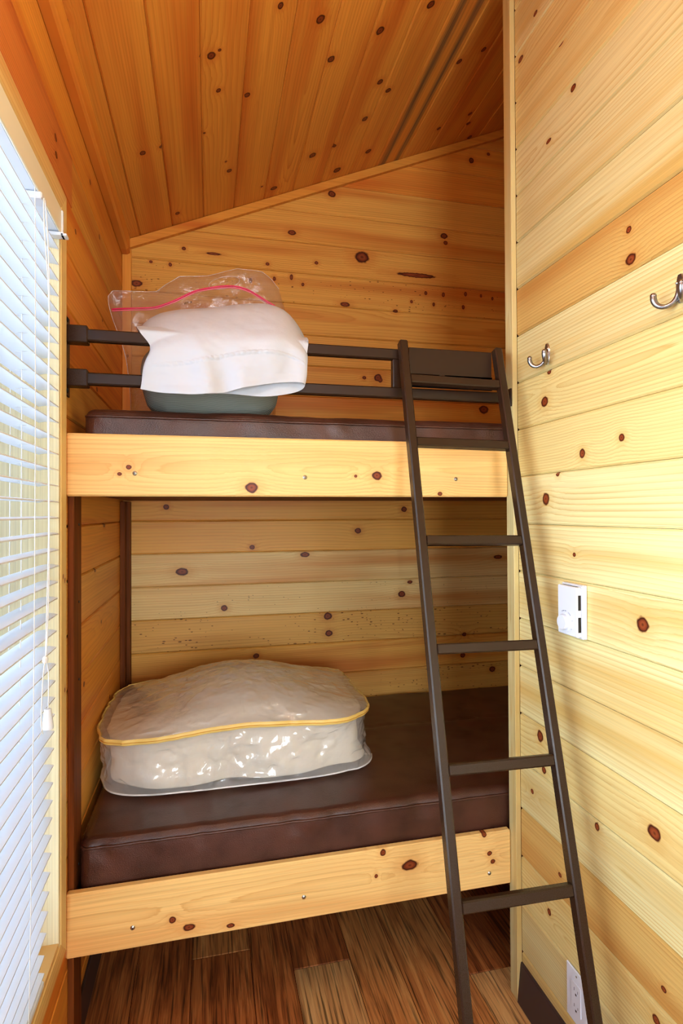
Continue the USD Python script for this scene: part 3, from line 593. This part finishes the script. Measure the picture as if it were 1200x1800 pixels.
for txt, a0, sgn in (('COMFORT', 118, -1), ('ZONE', 62, -1)):
    for i, ch in enumerate(txt):
        ang = math.radians(a0-i*6.2); g = meshkit.text_mesh(ch, .0026, .0003)
        g.apply_translation(-g.bounds.mean(0)); g.apply_transform(trimesh.transformations.rotation_matrix(ang-math.pi/2, [0, 0, 1])); g.apply_translation((.0262*math.cos(ang), .0262*math.sin(ang), 0))
        v = np.array(g.vertices); let.append((np.stack([WX-.0256-v[:, 2], dc[1]-v[:, 0], dc[2]+v[:, 1]], 1), np.array(g.faces)))
for ang in (165, 15, -30, 210):
    a = math.radians(ang); let.append(arr(box(WX-.0258, WX-.0254, dc[1]-.0262*math.cos(a)-.0006, dc[1]-.0262*math.cos(a)+.0006, dc[2]+.0262*math.sin(a)-.0012, dc[2]+.0262*math.sin(a)+.0012, .0001)))
obj('dial_lettering', join(*let), M_GREYINK, tt)

ot = thing('wall_outlet', 'white duplex outlet low on the right wall behind the ladder', 'outlet')
oy0, oy1, oz0, oz1 = -1.211, -1.136, .145, .268
obj('cover_plate', box(WX-.005, WX-.0003, oy0, oy1, oz0, oz1, .002), M_WHITE, ot)
om = (oy0+oy1)/2; oz = (oz0+oz1)/2
obj('receptacle', box(WX-.0068, WX-.0045, om-.0168, om+.0168, oz-.034, oz+.034, .0008), M_WHITE, ot)
for dz in (.016, -.021):
    obj('slot', join(box(WX-.0071, WX-.0066, om+.0055, om+.0068, oz+dz-.001, oz+dz+.0065, .0001), box(WX-.0071, WX-.0066, om-.0075, om-.0062, oz+dz-.0005, oz+dz+.0055, .0001),
        box(WX-.0071, WX-.0066, om-.0025, om+.0025, oz+dz-.0095, oz+dz-.005, .0001)), M_DARKHOLE, ot)
obj('plate_screw', box(WX-.0056, WX-.0048, om-.002, om+.002, oz+.048, oz+.052, .0003), M_SCREW, ot)
def coat_hook(y, z, label):
    t = thing('coat_hook', label, 'coat hook', 'brushed metal coat hooks on the right wall', loc=(WX, y, z))
    # back plate: an elongated drop, seen from -x
    pts = []
    for s in np.linspace(0, 1, 15):
        zz = .026-.052*s; hw = .0115*math.sin(math.pi*min(max(.08+s*.80, 0), 1))**.7*(1 if s < .35 else 1-.45*(s-.35)/.65)
        for x in (-.0003, -.004): 
            for sg in (-1, 1): pts.append((x, sg*(hw if x > -.001 else hw*.75), zz))
    obj('plate', hullpts(pts), M_STEEL, t, smooth=40)
    def prong(sgn):
        c = curve([(-.004, 0, .004), (-.005, sgn*.003, -.010), (-.009, sgn*.009, -.022), (-.018, sgn*.019, -.0275), (-.027, sgn*.028, -.022), (-.031, sgn*.032, -.008), (-.031, sgn*.032, -.004)], 28)
        r = np.interp(np.linspace(0, 1, 28), [0, .25, .6, .9, 1], [.0050, .0047, .0044, .0060, .0056])
        b = trimesh.creation.icosphere(2, .0058); b.apply_translation(c[-1]); return join(tube(c, r, 12), b)
    obj('prong', prong(1), M_STEEL, t, smooth=60); obj('prong', prong(-1), M_STEEL, t, smooth=60)
    for sg in (-1, 1):
        s = trimesh.creation.icosphere(2, .0026); s.apply_translation((-.0042, sg*.0058, .012)); obj('screw', s, M_SCREW, t, smooth=True)
coat_hook(-1.075, 1.733, 'double metal coat hook nearest the bunk on the right pine wall')
coat_hook(-1.487, 1.738, 'double metal coat hook cut off by the right edge of the photo')

# ------------------------------------------------------------------ lower bunk: comforter in a zipped clear bag
BC = np.array([.418, -.43]); BA, BB, BZ = .392, .285, .5625
def bag_surface(nt, ns, shrink, seed, wr):
    t = np.linspace(0, 2*np.pi, nt, endpoint=False); ex = 5.
    ct, st = np.cos(t), np.sin(t)
    rad = (np.abs(ct)**ex+np.abs(st)**ex)**(-1/ex)
    ux, uy = rad*ct, rad*st                                     # on the unit rounded square
    rows = []
    # profile: (scale of plan, height): bottom centre -> floor edge -> wall -> zip -> dome
    prof = [(0, 0), (.5, 0), (.93, 0), (1.005, .004), (1.0, .03), (.985, .08), (.985, .13), (1.0, .152), (1.02, .165), (1.005, .175), (.93, .188), (.8, .206), (.62, .222), (.42, .232), (.2, .238), (0, .24)]
    pr = np.array(prof); s = np.linspace(0, len(pr)-1, ns); k = np.interp(s, range(len(pr)), pr[:, 0]); h = np.interp(s, range(len(pr)), pr[:, 1])
    X = BC[0]+BA*k[:, None]*ux[None]; Y = BC[1]+BB*k[:, None]*uy[None]; Z = BZ+np.broadcast_to(h[:, None], X.shape).copy()
    skew = (X-BC[0])/BA
    Z += np.where(h[:, None] > .175, -.05*np.clip(np.abs(skew-.05), 0, 1)**2*(h[:, None]-.175)/.065, 0)
    Z += np.where(h[:, None] > .02, (.022*np.exp(-(skew/.5)**2)-.012+.006*skew)*(h[:, None]/.18), 0)
    front = (Y < BC[1]-.6*BB) & (h[:, None] < .05)
    X += np.where(front & (skew > .8), .025*(1-h[:, None]/.05), 0)
    p = np.stack([X, Y, Z], -1)
    c = np.array([BC[0], BC[1], BZ+.13])
    n1 = meshkit.fbm(p*np.array([9, 9, 9.])+seed, 4, seed)-.5
    rid = 1-np.abs(2*meshkit.fbm(p*np.array([13, 13, 8.])+seed*3+n1[..., None]*1.5, 3, seed+4)-1)*2.2
    cr = np.abs(meshkit.fbm(p*np.array([15, 15, 10.])+n1[..., None]*4, 2, seed+9)-.5)
    amp = np.clip((p[..., 2]-BZ-.002)/.03, 0, 1)*wr; wall = np.exp(-((h[:, None]-.09)/.07)**2)
    dirn = (p-c)/np.linalg.norm(p-c, axis=-1, keepdims=True)
    p = p+dirn*(amp*(n1*1.3+np.clip(rid, 0, 1)*.7-.05-cr*(.15+.8*wall))+.007*wall*np.clip((p[..., 2]-BZ-.002)/.03, 0, 1)*(np.abs(np.sin(9*skew+5*(p[..., 2]-BZ)/.2+9*n1))**.6-.6))[..., None]
    p = c+(p-c)*np.array([.5+.5*shrink+.012*(shrink < 1)*0, .5+.5*shrink, shrink])
    p[..., 2] = np.maximum(p[..., 2], BZ)
    return p, k, h
M_FILM = film('cloudy_vinyl', .34, (242, 244, 248), .13, 1.3, 7., .35)
M_FLUFF = mat('white_comforter', {'g': ('geometry', {}), 'n': ('noise_texture', dict(scale=14., detail=4.)), 'b': ('bump', dict(strength=.5, distance=.02)), 'p': ('principled_bsdf', dict(base_color=lin(248, 242, 226), roughness=.85))},
    [('g.position', 'n.vector'), ('n.fac', 'b.height'), ('b.normal', 'p.normal')])
M_ZIP = plain('yellow_zip', (238, 208, 120), .45)
M_EDGE = plain('clear_piping', (236, 236, 236), .3)
bg = thing('bedding_bag', 'cloudy vinyl bedding bag with yellow zip on the lower mattress', 'storage bag')
p, kk, hh = bag_surface(420, 190, 1., 5, .017)
obj('film', (p.reshape(-1, 3), grid_faces(*p.shape[:2], closed=True)[:, ::-1]), M_FILM, bg, smooth=True)
iz = int(np.argmin(np.abs(hh-.167)))
loop = p[iz]; nn = loop.shape[0]
def ring_tape(L, w, out, z=0.):
    c = L.mean(0); d = L-c; d[:, 2] = 0; d /= np.linalg.norm(d, axis=1, keepdims=True)
    prof = [(0, -w), (out, -w*.6), (out, w*.6), (0, w), (-out, 0)]
    V = np.stack([L+d*o+np.array([0, 0, q+z]) for o, q in prof], 1); return V.reshape(-1, 3), grid_faces(nn+1, 5, closed=True) % (nn*5)
obj('zipper', ring_tape(loop.copy(), .0080, .0032), M_ZIP, bg, smooth=40)
obj('zip_teeth', ring_tape(loop.copy(), .0011, .0042, -.0005), plain('amber_teeth', (214, 148, 24), .4), bg, smooth=40)
ib = int(np.argmin(np.abs(hh-.004)))
obj('piping', ring_tape(p[ib].copy()*1., .0022, .0022, .003), M_EDGE, bg, smooth=60)
cf = thing('comforter', 'white folded comforter inside the bedding bag on the lower bunk', 'comforter')
pc, *_ = bag_surface(160, 80, .90, 5, .010)
sk = (pc[..., 0]-BC[0])/BA; fw = np.clip((BC[1]-.45*BB-pc[..., 1])/(.5*BB), 0, 1)*np.clip((BZ+.19-pc[..., 2])/.06, 0, 1)
pc[..., 1] += fw*(.002+.026*(.5+.5*np.cos(sk*8.2+.6+6*(pc[..., 2]-BZ)))**2+.05*np.clip(np.abs(sk)-.72, 0, 1))
pc[..., 2] = np.maximum(pc[..., 2]-.004, BZ+.003)
obj('comforter_body', (pc.reshape(-1, 3), grid_faces(*pc.shape[:2], closed=True)[:, ::-1]), M_FLUFF, cf, smooth=True)

# ------------------------------------------------------------------ upper bunk: pillow in a white case, striped pillow, zip bag
ZM = 1.5965
M_STRIPE = mat('striped_ticking', {'g': ('geometry', {}), 'n0': ('noise_texture', dict(scale=6., detail=2.)), 's': ('separate_xyz', {}), 'a': ('math', dict(math_type='multiply_add', value2=.02)), 'm': ('math', dict(math_type='multiply', value2=300.)), 'f': ('math', dict(math_type='fraction')),
    'r': ('rgb_ramp', dict(ramp=[(0, lin(150, 156, 148)), (.45, lin(158, 164, 156)), (.6, lin(112, 122, 118)), (.9, lin(120, 128, 124)), (1, lin(150, 156, 148))])), 'p': ('principled_bsdf', dict(roughness=.85))},
    [('g.position', 's.vector'), ('g.position', 'n0.vector'), ('n0.fac', 'a.value1'), ('s.z', 'a.value3'), ('a.value', 'm.value1'), ('m.value', 'f.value1'), ('f.value', 'r.fac'), ('r.color', 'p.base_color')])
def pillow_mesh(c, hx, hy, hz, seed, ex=3., flat=ZM):
    s = trimesh.creation.icosphere(5, 1.); v = np.array(s.vertices)
    v = np.sign(v)*np.abs(v)**(.62); v /= (np.abs(v)**ex).sum(1, keepdims=True)**(1/ex)
    v = v*np.array([hx, hy, hz])+np.array(c); v += (meshkit.fbm(v*11, 3, seed)[:, None]-.5)*.02*(v-np.array(c))/np.linalg.norm(v-np.array(c), axis=1, keepdims=True)
    v[:, 2] = np.maximum(v[:, 2], flat); return v, np.array(s.faces)
sp = thing('striped_pillow', 'grey finely striped pillow under the white pillowcase on the upper bunk', 'pillow')
obj('pillow_body', pillow_mesh((.335, -.70, 1.70), .185, .125, .115, 4), M_STRIPE, sp, smooth=True)

M_CASE = mat('white_cotton', {'g': ('geometry', {}), 'n': ('noise_texture', dict(scale=1400., detail=1.)), 'n2': ('noise_texture', dict(scale=22., detail=3.)), 'a': ('math', dict(math_type='multiply_add', value2=.08)), 'b': ('bump', dict(strength=.25, distance=.008)),
    'p': ('principled_bsdf', dict(base_color=lin(196, 203, 216), roughness=.8, specular_ior_level=.3))}, [('g.position', 'n.vector'), ('g.position', 'n2.vector'), ('n.fac', 'a.value1'), ('n2.fac', 'a.value3'), ('a.value', 'b.height'), ('b.normal', 'p.normal')])
pcase = thing('pillowcase', 'white cotton pillowcase hanging over the guard rail of the upper bunk', 'pillowcase')
from scipy.interpolate import RectBivariateSpline, CubicSpline
# control rows from the crest to the hem: photo columns and the depth at which they hang
cols = [0, .1, .24, .45, .66, .85, 1.]
rows = [  # (v, depth y, [(u px, v px) per column])
    (.00, -.700, [(250, 590), (275, 566), (312, 556), (372, 550), (448, 545), (496, 556), (526, 594)]),
    (.10, -.780, [(244, 580), (270, 557), (308, 546), (370, 541), (450, 535), (501, 548), (533, 590)]),
    (.28, -.880, [(247, 590), (276, 575), (316, 566), (376, 562), (448, 560), (503, 566), (538, 604)]),
    (.45, -.938, [(263, 606), (285, 600), (322, 598), (380, 596), (446, 590), (503, 591), (541, 620)]),
    (.65, -.950, [(255, 632), (282, 632), (328, 634), (384, 632), (444, 622), (503, 619), (541, 638)]),
    (.85, -.952, [(249, 660), (282, 666), (332, 668), (387, 666), (442, 655), (502, 648), (540, 658)]),
    (1.0, -.954, [(246, 681), (283, 688), (335, 693), (390, 689), (440, 679), (500, 670), (537, 673)])]
C = np.array([[U(a, b, y=yy) for a, b in pts] for _, yy, pts in rows])
vv, uu = np.array([r[0] for r in rows]), np.array(cols)
nu, nv = 90, 80; gu, gv = np.linspace(0, 1, nu), np.linspace(0, 1, nv)
G = np.stack([RectBivariateSpline(vv, uu, C[..., i], kx=3, ky=3, s=0)(gv, gu) for i in range(3)], -1)
VV, UU = np.meshgrid(gv, gu, indexing='ij')
edge = (UU*(1-UU)*4)**.5
G[..., 1] += .016*(1-edge)*np.clip(VV*3, 0, 1)                         # the sides turn inwards
fold = np.sin(UU*17+VV*2.2+1.)*.5+np.sin(UU*29-VV*3)*.25
G[..., 1] += (-.016*fold*np.clip((VV-.4)*2, 0, 1)-.016*(meshkit.fbm(np.stack([UU*5, VV*5, UU*0+3], -1), 3, 9)-.5))*edge
G[..., 1] -= .004*np.exp(-((VV-.66-.04*np.cos(UU*6))/.012)**2)*(1+.6*np.sin(UU*190))*edge        # gathered hem seam
G[..., 1] = np.minimum(G[..., 1], np.where(VV > .2, np.interp(G[..., 2], [1.772, 1.795, 1.83], [-.9235, -.88, 0]), 9))
obj('case_front', sheet(G, .0018), M_CASE, pcase, smooth=60)
# the case's back layer, seen below the front hem
low = np.array([U(a, b, y=-.9285) for a, b in ((300, 689), (360, 692), (392, 692), (430, 695), (470, 697), (505, 693), (528, 686), (536, 676))])
cs = CubicSpline(np.linspace(0, 1, len(low)), low)(np.linspace(0, 1, 50))
rowsB = [cs*(1-t)+np.stack([cs[:, 0], cs[:, 1]+.0, cs[:, 2]+.055], 1)*t for t in np.linspace(1, 0, 14)]
GB = np.array(rowsB); GB[..., 1] += .002*np.sin(GB[..., 0]*60); GB[..., 1] = np.minimum(GB[..., 1], -.9235)
obj('case_back', sheet(GB, .0014), M_CASE, pcase, smooth=60)
hem = G[-1]; obj('hem', tube(hem+np.array([0, -.0004, .0002]), .0014, 6), M_CASE, pcase, smooth=True)

# zip bag
M_ZFILM = film('clear_film', .10, (226, 222, 226), .10, 1.3, 24., .5)
zb = thing('zip_bag', 'clear plastic zip bag with pink closure behind the pillowcase on the upper bunk', 'plastic bag')
YZ = -.585
outl = [U(a, b, y=YZ) for a, b in ((230, 712), (228, 670), (226, 630), (221, 597), (203, 550), (190, 522), (197, 510))]
outr = [U(a, b, y=YZ) for a, b in ((484, 712), (500, 670), (516, 630), (522, 590), (510, 545), (487, 505), (470, 484))]
topl = np.array([U(a, b, y=YZ) for a, b in ((190, 520), (197, 510), (235, 511), (275, 511.7), (296, 498), (315, 486.7), (366, 485), (392, 478), (416.7, 471.7), (440, 474), (461.7, 478), (476.7, 490), (490, 508))])
zl = U(190, 522, y=YZ)[2]
Lc = CubicSpline([q[2] for q in outl[:6]], [q[0] for q in outl[:6]]) if False else None
lz, lx_ = np.array([q[2] for q in outl[:6]]), np.array([q[0] for q in outl[:6]]); rz, rx_ = np.array([q[2] for q in outr]), np.array([q[0] for q in outr])
NH, NS = 90, 110
S = np.linspace(0, 1, NS); tx = np.interp(S*(topl[-1, 0]-topl[0, 0])+topl[0, 0], topl[:, 0], topl[:, 0])
front, back = np.zeros((NH, NS, 3)), np.zeros((NH, NS, 3))
for j, s in enumerate(S):
    # each column runs from the mattress up to the bag's top edge
    xt = topl[0, 0]+s*(topl[-1, 0]-topl[0, 0]); zt = np.interp(xt, topl[:, 0], topl[:, 2])
    for i, h in enumerate(np.linspace(0, 1, NH)):
        z = ZM+.001+(zt-ZM-.001)*h
        zq = ZM+(zl-ZM)*h*(1 if True else 0)
        xl, xr = np.interp(zq, lz, lx_), np.interp(zq, rz, rx_)
        x = (xl+(xr-xl)*s)*(1-h**3)+xt*h**3
        D = .13*(1-h)**.75*np.sqrt(max(0, 1-(2*s-1)**4))+.0012
        front[i, j] = (x, YZ-D*1.0, z); back[i, j] = (x, YZ+D*1.3, z)
for g, sd in ((front, 31), (back, 37)):
    w = np.clip(np.linspace(0, 1, NH)*4, 0, 1)[:, None]
    nz = meshkit.fbm(g*np.array([9, 9, 9.]), 4, sd)-.5; rd = np.abs(meshkit.fbm(g*np.array([14, 5, 9.])+2, 3, sd+3)-.5)
    g[..., 1] += (.022*(nz if True else 0)+.02*rd)*w
back[..., 1] = np.maximum(back[..., 1], front[..., 1]+.0006)
def cutout(c, f):   # the handle opening near the top edge
    e = U(394, 497, y=YZ); q = c[f].mean(1); d = ((q[:, 0]-e[0])/.033)**2+(((q[:, 2]-e[2])-.18*(q[:, 0]-e[0]))/.0075)**2
    return f[d > 1]
vb, fb = front.reshape(-1, 3), grid_faces(NH, NS); vk, fk = back.reshape(-1, 3), grid_faces(NH, NS)[:, ::-1]
obj('film', (vb, cutout(vb, fb)), M_ZFILM, zb, smooth=True); obj('film', (vk, cutout(vk, fk)), M_ZFILM, zb, smooth=True)
zc = [(197, 545), (225, 543.5), (250, 543), (270, 541.7), (290, 536), (310, 528), (340, 514), (366.7, 507.5), (400, 504), (426.7, 507.5), (453, 520.5), (483, 539)]
def on_front(u, v, out):
    d = FWD+RGT*(u-600)/F_PX+UPV*(PPY-v)/F_PX; q0 = EYE+(YZ-EYE[1])/d[1]*d
    i = np.argmin((vb[:, 0]-q0[0])**2+(vb[:, 2]-q0[2])**2); y = vb[i, 1]
    return EYE+(y-out-EYE[1])/d[1]*d
M_RIM = film('film_edge_highlight', .45, (236, 232, 238), .08, 1.5, 24., .1)  # whiter film on thin tubes, paints the highlight along the bag edges
hole = np.array([on_front(394+27*math.cos(t), 497-10.5*math.sin(t)-4.5*math.cos(t), .001) for t in np.linspace(0, 2*np.pi, 40)])
obj('handle_rim', tube(hole, .0011, 6, False), M_RIM, zb, smooth=True)
obj('top_edge', tube(front[-1]+np.array([0, -.0003, 0]), .0010, 6), M_RIM, zb, smooth=True)
obj('side_edge', tube(front[:, 0]+np.array([0, -.0003, 0]), .0012, 6), M_RIM, zb, smooth=True)
zpts = curve([on_front(u, v, .004) for u, v in zc], 80)
M_PINK = plain('pink_closure', (214, 38, 96), .35); M_PINK2 = plain('light_pink_closure', (232, 96, 140), .35)
obj('zip_strip', tube(zpts+np.array([0, 0, .0022]), .0024, 8), M_PINK, zb, smooth=True)
obj('zip_strip', tube(zpts-np.array([0, 0, .0028]), .0016, 8), M_PINK2, zb, smooth=True, label='lighter pink lower track')
# mirrored print seen through the bag
tm = meshkit.text_mesh('X (W', .0075, .0003); v = np.array(tm.vertices); o = on_front(338, 533, .003)
v = np.stack([o[0]-v[:, 0], o[1]-v[:, 2], o[2]+v[:, 1]-v[:, 0]*.28], 1)
obj('print', (v, np.array(tm.faces)), plain('black_print', (40, 36, 34), .6), zb)

# ------------------------------------------------------------------ unseen lamp, added overhead to fill alcove and ceiling with light
lp = thing('fill_lamp', 'round glowing globe lamp added out of view as fill light', 'lamp', loc=(.45, -1.95, 2.28))
obj('canopy', trimesh.creation.cylinder(.05, .03, sections=32).apply_translation((0, 0, zceil(.45)-2.28-.02)), M_WHITE, lp)
obj('stem', tube([(0, 0, .10), (0, 0, zceil(.45)-2.28-.03)], .006, 10), M_STEEL, lp)
obj('fill_globe', trimesh.creation.icosphere(3, .10), mat('fill_glow', {'e': ('emission', dict(color=(1., .84, .62), strength=FILL_LAMP_POWER))}, surface='e.emission'), lp, smooth=True)
